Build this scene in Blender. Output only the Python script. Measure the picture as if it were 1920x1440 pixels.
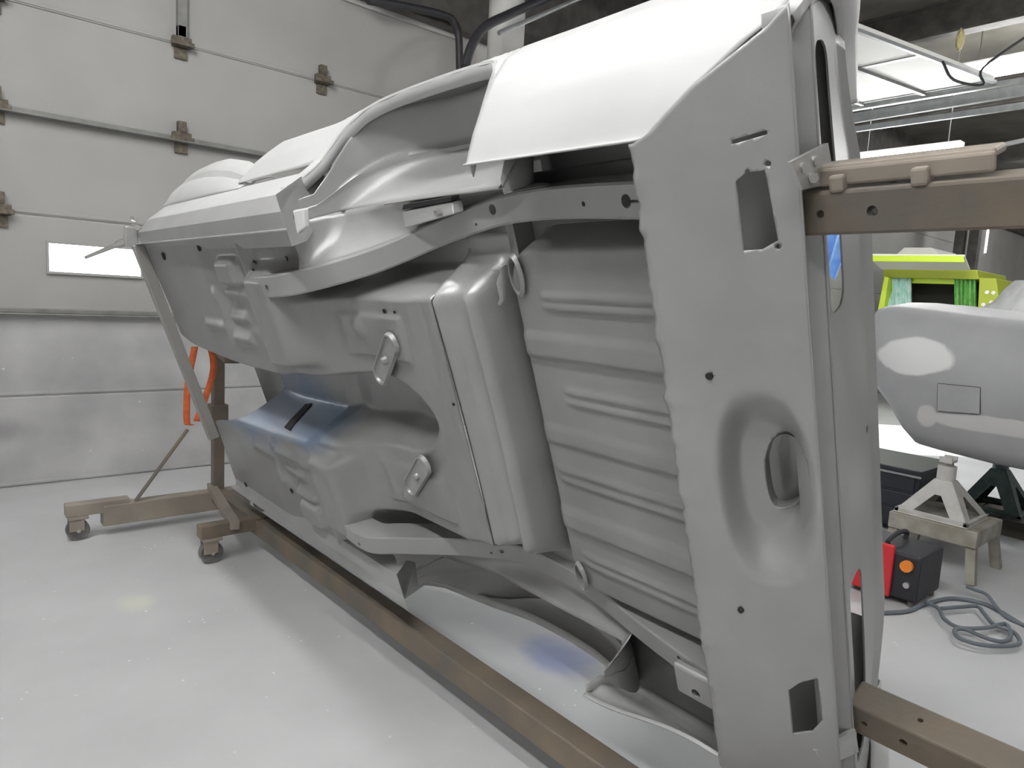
import bpy, bmesh, math, random
import numpy as np
from math import sin, cos, tan, radians, sqrt, pi, exp, atan2, hypot
from mathutils import Vector, Matrix, noise as mnoise

for o in list(bpy.data.objects): bpy.data.objects.remove(o, do_unlink=True)
SC = bpy.context.scene
COL = SC.collection
random.seed(7)

# ------------------------------------------------------------------ camera
H = 1.49                                       # camera height above the floor
CX, CY = 960.0, 720.0
V1 = np.array([-165.0, 498.0])                 # vanishing point of +y (along the car shell)
V2 = np.array([2490.0, 646.0])                 # vanishing point of +x (along the door wall)
CEN = np.array([CX, CY])
F = sqrt(-np.dot(V1 - CEN, V2 - CEN))          # focal length in pixels of a 1920x1440 frame
def _d(p):
    q = np.array([p[0] - CX, -(p[1] - CY), -F]); return q / np.linalg.norm(q)
EYc, EXc = _d(V1), _d(V2)
EXc = EXc - EYc * (EXc @ EYc); EXc /= np.linalg.norm(EXc)
EZc = np.cross(EXc, EYc)
cam = bpy.data.objects.new('camera', bpy.data.cameras.new('camera'))
COL.objects.link(cam)
cam.data.sensor_width = 36.0
cam.data.lens = F / 1920 * 36.0
cam.data.clip_start = 0.02
M = Matrix.Identity(4)
for i, e in enumerate((EXc, EYc, EZc)):
    for j in range(3): M[i][j] = float(e[j])
M[2][3] = H
cam.matrix_world = M
SC.camera = cam

# ------------------------------------------------------------------ world, exposure
w = bpy.data.worlds.new('world'); SC.world = w; w.use_nodes = True
bg = w.node_tree.nodes['Background']
bg.inputs[0].default_value = (0.88, 0.94, 1.0, 1); bg.inputs[1].default_value = 2.2
sun = bpy.data.objects.new('sun', bpy.data.lights.new('sun', 'SUN')); COL.objects.link(sun)
sun.data.energy = 9.0; sun.data.angle = radians(1.0); sun.data.color = (1.0, 0.97, 0.92)
sd = Vector((0.66, -0.55, -0.62)).normalized()          # enters by the open door, away from the shell
sun.rotation_euler = sd.to_track_quat('-Z', 'Y').to_euler(); sun.location = (4, 9, 6)
SC.view_settings.view_transform = 'Standard'
SC.view_settings.look = 'None'
SC.view_settings.gamma = 1.0
SC.view_settings.use_curve_mapping = False
SC.view_settings.exposure = 0.0
TUBE_POWER = 60.0                              # emission of the fluorescent diffusers

# ------------------------------------------------------------------ pixel helpers
def ray(p):
    q = np.array([p[0] - CX, -(p[1] - CY), -F])
    return np.array([q @ EXc, q @ EYc, q @ EZc])
def gz(px, py, z=0.0):
    r = ray((px, py)); t = (z - H) / r[2]; return Vector((r[0]*t, r[1]*t, z))
def gx(px, py, x):
    r = ray((px, py)); t = x / r[0]; return Vector((x, r[1]*t, r[2]*t + H))
def gy(px, py, y):
    r = ray((px, py)); t = y / r[1]; return Vector((r[0]*t, y, r[2]*t + H))
# frame of the car shell lying on its side: X forward, Y to the car's left (up here), Z car-up (away from us)
TILT = radians(20)
EL = np.array([0, 1.0, 0]); EW = np.array([-sin(TILT), 0, cos(TILT)]); EU = np.array([cos(TILT), 0, sin(TILT)])
CCAM = 0.8615 * EU - 0.838 * EW
CORG = CCAM + np.array([0, 0, H])
def lz(px, py, z):
    r = ray((px, py)); t = (CCAM @ EU + z) / (r @ EU); q = r*t - CCAM
    return Vector((q @ EL, q @ EW, z))
def l2w(v):
    return Vector(CORG + v[0]*EL + v[1]*EW + v[2]*EU)

# ------------------------------------------------------------------ materials
def mat(name, col, rough=0.6, metal=0.0, col2=None, scale=6.0, lo=0.35, hi=0.65, detail=5.0, bump=0.0, bscale=60.0, spec=0.5, emit=0.0):
    m = bpy.data.materials.new(name); m.use_nodes = True
    nt = m.node_tree; b = nt.nodes['Principled BSDF']
    b.inputs['Base Color'].default_value = (*col, 1); b.inputs['Roughness'].default_value = rough
    b.inputs['Metallic'].default_value = metal; b.inputs['Specular IOR Level'].default_value = spec
    tc = nt.nodes.new('ShaderNodeTexCoord')
    if col2:
        n = nt.nodes.new('ShaderNodeTexNoise'); n.inputs['Scale'].default_value = scale; n.inputs['Detail'].default_value = detail
        r = nt.nodes.new('ShaderNodeValToRGB')
        r.color_ramp.elements[0].position = lo; r.color_ramp.elements[0].color = (*col, 1)
        r.color_ramp.elements[1].position = hi; r.color_ramp.elements[1].color = (*col2, 1)
        nt.links.new(tc.outputs['Object'], n.inputs['Vector']); nt.links.new(n.outputs['Fac'], r.inputs['Fac'])
        nt.links.new(r.outputs['Color'], b.inputs['Base Color'])
    if bump:
        n2 = nt.nodes.new('ShaderNodeTexNoise'); n2.inputs['Scale'].default_value = bscale; n2.inputs['Detail'].default_value = 3
        bp = nt.nodes.new('ShaderNodeBump'); bp.inputs['Strength'].default_value = bump; bp.inputs['Distance'].default_value = 0.01
        nt.links.new(tc.outputs['Object'], n2.inputs['Vector']); nt.links.new(n2.outputs['Fac'], bp.inputs['Height'])
        nt.links.new(bp.outputs['Normal'], b.inputs['Normal'])
    if emit:
        b.inputs['Emission Color'].default_value = (*col, 1); b.inputs['Emission Strength'].default_value = emit
    return m

def add_patch(m, centers, col, soft=0.25, noise_amt=0.25, nscale=8.0):
    """stains with a shape of their own: list of (centre, radii) ellipsoids in object space."""
    nt = m.node_tree; b = nt.nodes['Principled BSDF']
    src = b.inputs['Base Color'].links[0].from_socket if b.inputs['Base Color'].links else None
    tc = nt.nodes.new('ShaderNodeTexCoord')
    nz = nt.nodes.new('ShaderNodeTexNoise'); nz.inputs['Scale'].default_value = nscale; nz.inputs['Detail'].default_value = 4
    nt.links.new(tc.outputs['Object'], nz.inputs['Vector'])
    for (c, r) in centers:
        s = nt.nodes.new('ShaderNodeVectorMath'); s.operation = 'SUBTRACT'; s.inputs[1].default_value = c
        nt.links.new(tc.outputs['Object'], s.inputs[0])
        d = nt.nodes.new('ShaderNodeVectorMath'); d.operation = 'DIVIDE'; d.inputs[1].default_value = r
        nt.links.new(s.outputs[0], d.inputs[0])
        ln = nt.nodes.new('ShaderNodeVectorMath'); ln.operation = 'LENGTH'; nt.links.new(d.outputs[0], ln.inputs[0])
        ad = nt.nodes.new('ShaderNodeMath'); ad.operation = 'MULTIPLY_ADD'; ad.inputs[1].default_value = noise_amt*2; ad.inputs[2].default_value = -noise_amt
        nt.links.new(nz.outputs['Fac'], ad.inputs[0])
        sm = nt.nodes.new('ShaderNodeMath'); sm.operation = 'ADD'
        nt.links.new(ln.outputs['Value'], sm.inputs[0]); nt.links.new(ad.outputs[0], sm.inputs[1])
        mr = nt.nodes.new('ShaderNodeMapRange'); mr.interpolation_type = 'SMOOTHSTEP'
        mr.inputs['From Min'].default_value = 1 - soft; mr.inputs['From Max'].default_value = 1 + soft
        mr.inputs['To Min'].default_value = 1; mr.inputs['To Max'].default_value = 0
        nt.links.new(sm.outputs[0], mr.inputs['Value'])
        mx = nt.nodes.new('ShaderNodeMix'); mx.data_type = 'RGBA'
        mx.inputs['B'].default_value = (*col, 1)
        if src: nt.links.new(src, mx.inputs['A'])
        else: mx.inputs['A'].default_value = b.inputs['Base Color'].default_value[:]
        nt.links.new(mr.outputs[0], mx.inputs['Factor'])
        src = mx.outputs['Result']
    nt.links.new(src, b.inputs['Base Color'])
    return m

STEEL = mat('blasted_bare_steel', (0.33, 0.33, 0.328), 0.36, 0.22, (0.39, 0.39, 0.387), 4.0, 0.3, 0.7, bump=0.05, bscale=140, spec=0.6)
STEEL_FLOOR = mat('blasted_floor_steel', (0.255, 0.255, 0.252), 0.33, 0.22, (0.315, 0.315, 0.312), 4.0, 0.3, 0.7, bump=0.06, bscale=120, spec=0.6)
add_patch(STEEL_FLOOR, [((3.35, -0.12, 0.2), (0.45, 0.17, 0.4)), ((2.75, -0.15, 0.2), (0.22, 0.06, 0.3))], (0.17, 0.22, 0.31), 0.4, 0.5, 6.0)
SKIN = mat('light_painted_outer_skin', (0.50, 0.50, 0.495), 0.45, 0.0, (0.56, 0.56, 0.555), 3.0, 0.3, 0.7, spec=0.45)  # same metal as the underside, lightened to carry the overhead light
DARK = mat('painted_cavity_dark', (0.03, 0.028, 0.03), 0.9)  # near-black colour standing in for the shade inside holes and slots
RUST = mat('rusty_tube_steel', (0.15, 0.135, 0.115), 0.6, 0.2, (0.23, 0.18, 0.13), 5.0, 0.35, 0.7, bump=0.12, bscale=90)
TUBEM = mat('dusty_tube_steel', (0.25, 0.22, 0.19), 0.55, 0.2, (0.36, 0.31, 0.26), 4.0, 0.35, 0.7, bump=0.08, bscale=90)
ZINC = mat('zinc_plate', (0.5, 0.5, 0.49), 0.35, 0.6, (0.4, 0.4, 0.39), 9, bump=0.05)
BOLT = mat('bolt_steel', (0.55, 0.54, 0.52), 0.3, 0.8)
RUBBER = mat('grey_caster_rubber', (0.10, 0.10, 0.095), 0.75, 0, (0.18, 0.17, 0.16), 20)
STRAP = mat('orange_strap_webbing', (0.75, 0.17, 0.05), 0.7, 0, (0.6, 0.12, 0.04), 30)
FLOORM = mat('dusty_concrete', (0.46, 0.462, 0.468), 0.6, 0, (0.54, 0.542, 0.547), 1.6, 0.3, 0.7, 8.0, bump=0.06, bscale=30)
DOORM = mat('dusty_white_door_panel', (0.36, 0.355, 0.34), 0.6, 0, (0.42, 0.415, 0.40), 1.3, 0.3, 0.7, 6.0, bump=0.02, bscale=70)
DOORLOW = mat('dirty_white_door_panel', (0.36, 0.358, 0.36), 0.65, 0, (0.50, 0.498, 0.495), 2.2, 0.35, 0.68, 8.0, bump=0.03, bscale=70)
DOORFRAME = mat('galvanised_strut', (0.22, 0.22, 0.205), 0.5, 0.3, (0.30, 0.30, 0.285), 8)
HINGE = mat('grimy_hinge_steel', (0.10, 0.085, 0.07), 0.6, 0.4, (0.20, 0.17, 0.13), 30)
WALLM = mat('grey_painted_wall', (0.5, 0.49, 0.47), 0.8, 0, (0.56, 0.55, 0.53), 2)
CEILM = mat('dark_ceiling_deck', (0.10, 0.095, 0.08), 0.85, 0, (0.15, 0.14, 0.12), 2)
BEAMM = mat('dark_roof_steel', (0.07, 0.065, 0.06), 0.7, 0.1, (0.12, 0.11, 0.10), 6)
RAILM = mat('grey_track_steel', (0.30, 0.31, 0.31), 0.45, 0.5, (0.38, 0.39, 0.39), 12)
PIPEM = mat('black_conduit', (0.03, 0.03, 0.035), 0.5, 0)
WHITEP = mat('white_pipe_wrap', (0.7, 0.69, 0.66), 0.6, 0, (0.62, 0.61, 0.58), 4)
GLASS = mat('daylit_window_pane', (0.92, 0.97, 1.0), 0.3, emit=6.0)
LAMP = mat('fluorescent_diffuser', (0.985, 0.99, 0.985), 0.4, emit=TUBE_POWER)
LAMPBODY = mat('white_lamp_housing', (0.7, 0.7, 0.7), 0.5)
PRIMER = mat('grey_primer_body', (0.28, 0.28, 0.285), 0.5, 0, (0.33, 0.33, 0.335), 3, 0.3, 0.7)
REDM = mat('red_welder_panel', (0.62, 0.03, 0.04), 0.4)
BLACKM = mat('black_plastic', (0.025, 0.025, 0.03), 0.5)
ORANGEM = mat('orange_plastic', (0.85, 0.25, 0.03), 0.45)
CABLEM = mat('grey_blue_cable', (0.13, 0.15, 0.17), 0.6)
STANDM = mat('light_grey_stand_paint', (0.50, 0.49, 0.47), 0.55, 0.0, (0.42, 0.40, 0.37), 12)
STANDG = mat('dark_green_stand_paint', (0.05, 0.09, 0.08), 0.5, 0.0, (0.10, 0.13, 0.12), 12)
HORSEM = mat('worn_beam_grey', (0.36, 0.34, 0.30), 0.6, 0, (0.24, 0.22, 0.18), 8)
CHESTM = mat('black_tool_chest_paint', (0.02, 0.022, 0.03), 0.4)
LIME = mat('lime_green_paint', (0.55, 0.72, 0.05), 0.35)
LIMED = mat('olive_lime_paint', (0.36, 0.42, 0.03), 0.4)
CURT1 = mat('pale_green_curtain', (0.35, 0.62, 0.52), 0.8, 0, (0.6, 0.75, 0.7), 12)
CURT2 = mat('green_curtain', (0.09, 0.34, 0.07), 0.8, 0, (0.2, 0.45, 0.12), 12)
VANIN = mat('dark_van_interior', (0.02, 0.02, 0.015), 0.9)
VANW = mat('cream_van_lining', (0.75, 0.74, 0.68), 0.6)
TARP = mat('dusty_grey_cover', (0.30, 0.30, 0.29), 0.9, 0, (0.2, 0.2, 0.2), 3)
BLUE = mat('blue_plastic_sheet', (0.17, 0.36, 0.75), 0.5, 0, (0.28, 0.48, 0.85), 7)

# ------------------------------------------------------------------ mesh helpers
def link(o, parent=None):
    COL.objects.link(o)
    if parent: o.parent = parent
    return o
def mobj(name, verts, faces, m, parent=None, smooth=False, sharp=None, thick=0.0, bevel=0.0, offset=1.0):
    me = bpy.data.meshes.new(name)
    me.from_pydata([tuple(v) for v in verts], [], faces); me.validate()
    bm = bmesh.new(); bm.from_mesh(me); bmesh.ops.remove_doubles(bm, verts=bm.verts, dist=1e-5)
    bmesh.ops.recalc_face_normals(bm, faces=bm.faces); bm.to_mesh(me); bm.free()
    me.materials.append(m)
    if smooth:
        for p in me.polygons: p.use_smooth = True
        me.set_sharp_from_angle(angle=radians(sharp or 40))
    o = bpy.data.objects.new(name, me); link(o, parent)
    if thick:
        s = o.modifiers.new('t', 'SOLIDIFY'); s.thickness = thick; s.offset = offset
    if bevel:
        b = o.modifiers.new('b', 'BEVEL'); b.width = bevel; b.segments = 2; b.limit_method = 'ANGLE'
    return o
def tag(o, label=None, cat=None, group=None, kind=None):
    if label: o['label'] = label
    if cat: o['category'] = cat
    if group: o['group'] = group
    if kind: o['kind'] = kind
    return o
def empty(name, loc=(0, 0, 0), label=None, cat=None, group=None, kind=None):
    o = bpy.data.objects.new(name, None); o.location = loc; o.empty_display_size = 0.1
    link(o); return tag(o, label, cat, group, kind)
BOXF = [(0,1,2,3),(7,6,5,4),(0,4,5,1),(1,5,6,2),(2,6,7,3),(3,7,4,0)]
def boxv(a, b):
    x0,y0,z0 = a; x1,y1,z1 = b
    return [(x0,y0,z0),(x1,y0,z0),(x1,y1,z0),(x0,y1,z0),(x0,y0,z1),(x1,y0,z1),(x1,y1,z1),(x0,y1,z1)]
def box(name, a, b, m, parent=None, bevel=0.0):
    return mobj(name, boxv(a, b), BOXF, m, parent, bevel=bevel)
def beamv(p, q, wd, ht, up=(0, 0, 1)):
    p, q = Vector(p), Vector(q); d = (q-p).normalized(); up = Vector(up)
    s = d.cross(up).normalized()*wd/2; u = s.cross(d).normalized()*ht/2
    return [p-s-u, p+s-u, p+s+u, p-s+u, q-s-u, q+s-u, q+s+u, q-s+u]
def beam(name, p, q, wd, ht, m, parent=None, up=(0, 0, 1), bevel=0.0):
    return mobj(name, beamv(p, q, wd, ht, up), BOXF, m, parent, bevel=bevel)
def multi(name, vlists, m, parent=None, bevel=0.0):
    V, Fc = [], []
    for vl in vlists:
        n = len(V); V += [tuple(v) for v in vl]; Fc += [tuple(i+n for i in f) for f in BOXF]
    me = bpy.data.meshes.new(name); me.from_pydata(V, [], Fc)
    bm = bmesh.new(); bm.from_mesh(me); bmesh.ops.recalc_face_normals(bm, faces=bm.faces); bm.to_mesh(me); bm.free()
    me.materials.append(m); o = bpy.data.objects.new(name, me); link(o, parent)
    if bevel:
        b = o.modifiers.new('b', 'BEVEL'); b.width = bevel; b.segments = 2; b.limit_method = 'ANGLE'
    return o
def crom(P, n):
    P = [Vector(p) for p in P]; out = []
    Q = [P[0]*2-P[1]] + P + [P[-1]*2-P[-2]]
    for i in range(1, len(Q)-2):
        for k in range(n):
            t = k/n; a, b, c, d = Q[i-1], Q[i], Q[i+1], Q[i+2]
            out.append(0.5*((2*b)+(c-a)*t+(2*a-5*b+4*c-d)*t*t+(3*b-a-3*c+d)*t**3))
    out.append(P[-1]); return out
def tubev(path, r, n=8):
    path = [Vector(p) for p in path]; V, Fc = [], []
    up = Vector((0.13, 0.2, 1)).normalized()
    for i, p in enumerate(path):
        d = (path[min(i+1, len(path)-1)] - path[max(i-1, 0)]).normalized()
        s = d.cross(up)
        s = s.normalized() if s.length > 1e-4 else Vector((1, 0, 0)); u = s.cross(d).normalized()
        rr = r[i] if isinstance(r, (list, tuple)) else r
        for k in range(n):
            a = 2*pi*k/n; V.append(p + (s*cos(a)+u*sin(a))*rr)
    for i in range(len(path)-1):
        for k in range(n):
            Fc.append((i*n+k, i*n+(k+1) % n, (i+1)*n+(k+1) % n, (i+1)*n+k))
    Fc.append(tuple(range(n-1, -1, -1))); Fc.append(tuple((len(path)-1)*n+k for k in range(n)))
    return V, Fc
def tube(name, path, r, m, parent=None, n=8):
    V, Fc = tubev(path, r, n); return mobj(name, V, Fc, m, parent, smooth=True)
def cyl(name, p, q, r, m, parent=None, n=16):
    return tube(name, [p, q], r, m, parent, n)
def gridf(nr, nc, skip=None):
    return [(i*nc+j, i*nc+j+1, (i+1)*nc+j+1, (i+1)*nc+j) for i in range(nr-1) for j in range(nc-1) if not (skip and skip(i, j))]
def grid(name, rows, m, parent=None, thick=0.003, sharp=50, offset=1.0, skip=None):
    nc = len(rows[0]); V = [v for r in rows for v in r]
    return mobj(name, V, gridf(len(rows), nc, skip), m, parent, smooth=True, sharp=sharp, thick=thick, offset=offset)
def apply(o):
    dg = bpy.context.evaluated_depsgraph_get(); dg.update()
    me = bpy.data.meshes.new_from_object(o.evaluated_get(dg))
    o.modifiers.clear(); old = o.data; o.data = me; bpy.data.meshes.remove(old)
def cut(o, solids):
    """cut real holes: solids = list of (verts, faces)"""
    cs = []
    for v, f in solids:
        c = mobj('cutter', v, f, DARK); c.matrix_world = o.parent.matrix_world if o.parent else Matrix.Identity(4); cs.append(c)
    bpy.context.view_layer.update()
    for c in cs:
        b = o.modifiers.new('c', 'BOOLEAN'); b.operation = 'DIFFERENCE'; b.object = c; b.solver = 'EXACT'
    apply(o)
    for c in cs: bpy.data.objects.remove(c, do_unlink=True)
def prismv(poly, d):
    """polygon (3-D points) swept by vector d"""
    n = len(poly); d = Vector(d); V = [Vector(p) for p in poly] + [Vector(p)+d for p in poly]
    Fc = [tuple(range(n-1, -1, -1)), tuple(range(n, 2*n))] + [(i, (i+1) % n, n+(i+1) % n, n+i) for i in range(n)]
    return V, Fc
def sm(a, b, x):
    t = min(1, max(0, (x-a)/(b-a))) if a != b else float(x > a); return t*t*(3-2*t)
def lerp1(tab, x):
    if x <= tab[0][0]: return tab[0][1]
    for (a, va), (b, vb) in zip(tab, tab[1:]):
        if x <= b: return va + (vb-va)*(x-a)/(b-a)
    return tab[-1][1]

# ================================================================== the setting
YW = 5.78                                       # plane of the wall with the overhead doors
ZC = 5.0
fl = box('floor', (-6, -7, -0.2), (24, YW+0.25, 0), FLOORM); tag(fl, kind='structure')
add_patch(FLOORM, [((2.03, 1.94, 0.1), (0.12, 0.17, 0.3))], (0.30, 0.34, 0.52), 0.5, 0.5, 7.0)
add_patch(FLOORM, [((0.73, 3.42, 0.1), (0.07, 0.09, 0.3))], (0.60, 0.60, 0.53), 0.7, 0.3, 5.0)
def add_specks(m, scale, size, col):
    nt = m.node_tree; b = nt.nodes['Principled BSDF']; src = b.inputs['Base Color'].links[0].from_socket
    tc = nt.nodes.new('ShaderNodeTexCoord'); vo = nt.nodes.new('ShaderNodeTexVoronoi'); vo.inputs['Scale'].default_value = scale
    nt.links.new(tc.outputs['Object'], vo.inputs['Vector'])
    mr = nt.nodes.new('ShaderNodeMapRange'); mr.inputs['From Min'].default_value = size; mr.inputs['From Max'].default_value = size*1.6
    mr.inputs['To Min'].default_value = 1; mr.inputs['To Max'].default_value = 0
    nt.links.new(vo.outputs['Distance'], mr.inputs['Value'])
    nz = nt.nodes.new('ShaderNodeTexNoise'); nz.inputs['Scale'].default_value = 3.0; nt.links.new(tc.outputs['Object'], nz.inputs['Vector'])
    m2 = nt.nodes.new('ShaderNodeMapRange'); m2.inputs['From Min'].default_value = 0.5; m2.inputs['From Max'].default_value = 0.62
    nt.links.new(nz.outputs['Fac'], m2.inputs['Value'])
    mu = nt.nodes.new('ShaderNodeMath'); mu.operation = 'MULTIPLY'; nt.links.new(mr.outputs[0], mu.inputs[0]); nt.links.new(m2.outputs[0], mu.inputs[1])
    mx = nt.nodes.new('ShaderNodeMix'); mx.data_type = 'RGBA'; mx.inputs['B'].default_value = (*col, 1)
    nt.links.new(src, mx.inputs['A']); nt.links.new(mu.outputs[0], mx.inputs['Factor']); nt.links.new(mx.outputs['Result'], b.inputs['Base Color'])
add_specks(FLOORM, 16, 0.06, (.80, .80, .78)); add_specks(DOORLOW, 9, 0.045, (.72, .72, .70))
tag(box('ground_outside', (-6, YW+0.26, -0.2), (24, 16, -0.02), WALLM), kind='structure')
ce = box('ceiling', (-6, -7, ZC), (24, YW+0.25, ZC+0.15), CEILM); tag(ce, kind='structure')
# door wall: closed door, open door, far closed door
D1 = (-3.6, 4.1, 3.93); D2 = (4.75, 8.40, 3.95); D3 = (12.2, 19.6, 3.95)
def wallpiece(parts, name):
    o = multi(name, [boxv(a, b) for a, b in parts], WALLM); return tag(o, kind='structure')
wallpiece([((-6, YW, 0), (D1[0], YW+0.25, ZC)), ((D1[0], YW, D1[2]), (D1[1], YW+0.25, ZC)), ((D1[1], YW, 0), (D2[0], YW+0.25, ZC)),
           ((D2[0], YW, D2[2]), (D2[1], YW+0.25, ZC)), ((D2[1], YW, 0), (D3[0], YW+0.25, ZC)), ((D3[0], YW, D3[2]), (D3[1], YW+0.25, ZC)),
           ((D3[1], YW, 0), (24, YW+0.25, ZC))], 'wall_left')
tag(box('wall_rear', (-6.2, -7, 0), (-6, YW+0.25, ZC), WALLM), kind='structure')
tag(box('wall_right', (-6, -7.2, 0), (24, -7, ZC), WALLM), kind='structure')
tag(box('wall_far', (24, -7, 0), (24.2, YW+0.25, ZC), WALLM), kind='structure')

def section_door(name, x0, x1, ys, joints, mats, stiles, hinge_js, front=YW):
    e = empty(name, ((x0+x1)/2, front, 0), kind='structure')
    def loc(v): return Vector(v) - e.location
    for k, (a, b) in enumerate(zip(joints, joints[1:])):
        yo = front + 0.02
        p = mobj('door_panel', [loc(v) for v in boxv((x0, yo, a), (x1, yo+0.05, b))], BOXF, mats(k), e, bevel=0.010)
        # lapped lip along the bottom of each section
        mobj('panel_lip', [loc(v) - Vector((0, 0, 0)) for v in boxv((x0, yo-0.006, a+0.012), (x1, yo, a+0.035))], BOXF, mats(k), e, bevel=0.003)
    for z in hinge_js:
        for sx in stiles:
            b = multi('hinge', [[loc(v) for v in boxv((sx-0.065, yo-0.055, z-0.02), (sx+0.065, yo, z+0.05))],
                                [loc(v) for v in boxv((sx-0.03, yo-0.05, z+0.05), (sx+0.03, yo, z+0.13))],
                                [loc(v) for v in beamv((sx-0.08, yo-0.06, z+0.0), (sx+0.08, yo-0.06, z+0.0), 0.03, 0.03)],
                                [loc(v) for v in boxv((sx-0.045, yo-0.02, z-0.10), (sx+0.045, yo, z-0.02))]], HINGE, e, bevel=0.004)
    return e
J1 = [0.0, 0.635, 1.225, 1.875, 2.54, 3.22, 3.93]
add_patch(DOORLOW, [((-0.2, 0, 0.95), (0.22, 0.4, 0.22)), ((-0.5, 0, 0.75), (0.5, 0.4, 0.12)), ((-0.05, 0, 0.4), (0.3, 0.4, 0.1))], (0.27, 0.26, 0.265), 0.6, 0.5, 4.0)
d1 = section_door('door_1', D1[0], D1[1], YW, J1, lambda k: DOORLOW if k < 2 else DOORM, [-2.4, -0.9, 0.45, 1.575, 2.69, 3.75], [1.875, 2.54, 3.22])
for z in (1.225, 2.54):                          # stiffening struts across the closed door
    multi('door_strut', [[Vector(v)-d1.location for v in boxv((D1[0], YW-0.055, z-0.022), (D1[1], YW+0.02, z-0.012))],
                         [Vector(v)-d1.location for v in boxv((D1[0], YW-0.008, z-0.012), (D1[1], YW+0.02, z+0.02))]], DOORFRAME, d1, bevel=0.004)
multi('door_post', [[Vector(v)-d1.location for v in boxv((1.545, YW-0.03, 3.26), (1.61, YW+0.02, 3.93))]], DOORFRAME, d1)
tag(box('trim_1', (-6, YW-.12, 3.97), (24, YW-.001, ZC-.001), BEAMM), kind='structure')
# window panes in the closed door
for k, wx in enumerate((-2.2, -0.75, 0.715, 2.2)):
    we = empty('window_%d' % (k+1), (wx+0.29, YW, 1.5), kind='structure')
    box('pane', (-0.285, 0.004, 0.005), (0.285, 0.012, 0.195), GLASS, we)
    multi('window_frame', [boxv((-0.30, -0.004, -0.012), (0.30, 0.018, 0.005)), boxv((-0.30, -0.004, 0.195), (0.30, 0.018, 0.212)),
                           boxv((-0.30, -0.004, 0.005), (-0.285, 0.018, 0.195)), boxv((0.285, -0.004, 0.005), (0.30, 0.018, 0.195))], DOORM, we)
# far closed door
J3 = [0.0, 0.66, 1.32, 1.98, 2.64, 3.3, 3.95]
d3 = section_door('door_3', D3[0], D3[1], YW, J3, lambda k: DOORM, [13.4, 14.6, 16.1, 17.4, 18.6, 19.4], [1.98, 2.64])
# open door rolled up under the ceiling
ZD = 3.95
d2 = empty('door_2', ((D2[0]+D2[1])/2, YW, ZD), kind='structure')
def l2(v):
    v = Vector(v); k_ = (YW-v.y)/(YW-2.5); v.y += 0.20*(D2[1]-v.x)*max(0, k_); return v - d2.location
ys = [2.52, 3.17, 3.82, 4.47, 5.12, 5.70]
for a, b in zip(ys, ys[1:]):
    mobj('door_panel', [l2(v) for v in boxv((D2[0], a+0.008, ZD), (D2[1], b-0.008, ZD+0.05))], BOXF, mat('open_door_skin', (0.74, 0.73, 0.70), 0.6) if a == ys[0] else bpy.data.materials['open_door_skin'], d2, bevel=0.006)
for x in (D2[0]+0.02, 6.0, 7.2, D2[1]-0.02):
    mobj('door_stile', [l2(v) for v in boxv((x-0.03, ys[0], ZD-0.012), (x+0.03, ys[-1], ZD))], BOXF, RAILM, d2)
for y in ys[:-1]:
    mobj('door_strut', [l2(v) for v in boxv((D2[0], y-0.015, ZD-0.03), (D2[1], y+0.025, ZD))], BOXF, RAILM, d2)
for x in (D2[0]-0.06, D2[1]+0.06):
    mobj('door_track', [l2(v) for v in boxv((x-0.03, 1.2, ZD-0.05), (x+0.03, YW, ZD+0.0))], BOXF, RAILM, d2)
    mobj('door_track', [l2(v) for v in boxv((x-0.03, YW-0.06, 0.0), (x+0.03, YW, ZD))], BOXF, RAILM, d2)
tube('pull_cord', [l2(v) for v in crom([(7.45, 2.5, ZD-0.02), (7.4, 2.35, ZD-0.22), (7.6, 2.2, ZD-0.25), (7.75, 2.3, ZD-0.05), (8.0, 2.0, ZD+0.3)], 6)], 0.012, PIPEM, d2, 6)

# roof steel: dark beams and grey rails overhead
def roofbeam(name, p, q, wd, ht, m, label, cat='beam', group=None):
    o = empty(name, ((p[0]+q[0])/2, (p[1]+q[1])/2, p[2]-ht/2), label, cat, group, None)
    pl = Vector(p)-o.location; ql = Vector(q)-o.location
    up = (0, 0, 1)
    beam('flange', pl+Vector((0,0,-ht/2+0.01)), ql+Vector((0,0,-ht/2+0.01)), wd, 0.02, m, o)
    beam('flange', pl+Vector((0,0,ht/2-0.01)), ql+Vector((0,0,ht/2-0.01)), wd, 0.02, m, o)
    beam('web', pl, ql, 0.02, ht-0.04, m, o)
    return o
for k, x in enumerate((4.45, 8.8, 12.0, 16.0)):
    roofbeam('roof_beam', (x, -6.9, 4.82), (x, YW, 4.82), 0.18, 0.36, BEAMM,
             ['dark steel roof beam above the near end of the closed door', 'dark steel roof beam past the rolled-up white door', 'dark steel roof beam above the daylit floor', 'dark steel roof beam farthest from the shell'][k], group='roof beams')
for k, y in enumerate((1.4, 0.4, -0.8)):
    roofbeam('roof_purlin', (4.6, y, 4.9), (23.8, y, 4.9), 0.1, 0.18, BEAMM,
             ['dark steel purlin nearest the rolled-up door', 'middle dark steel purlin running under the roof', 'dark steel purlin nearest the photographer under the roof'][k], group='roof purlins')

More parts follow.
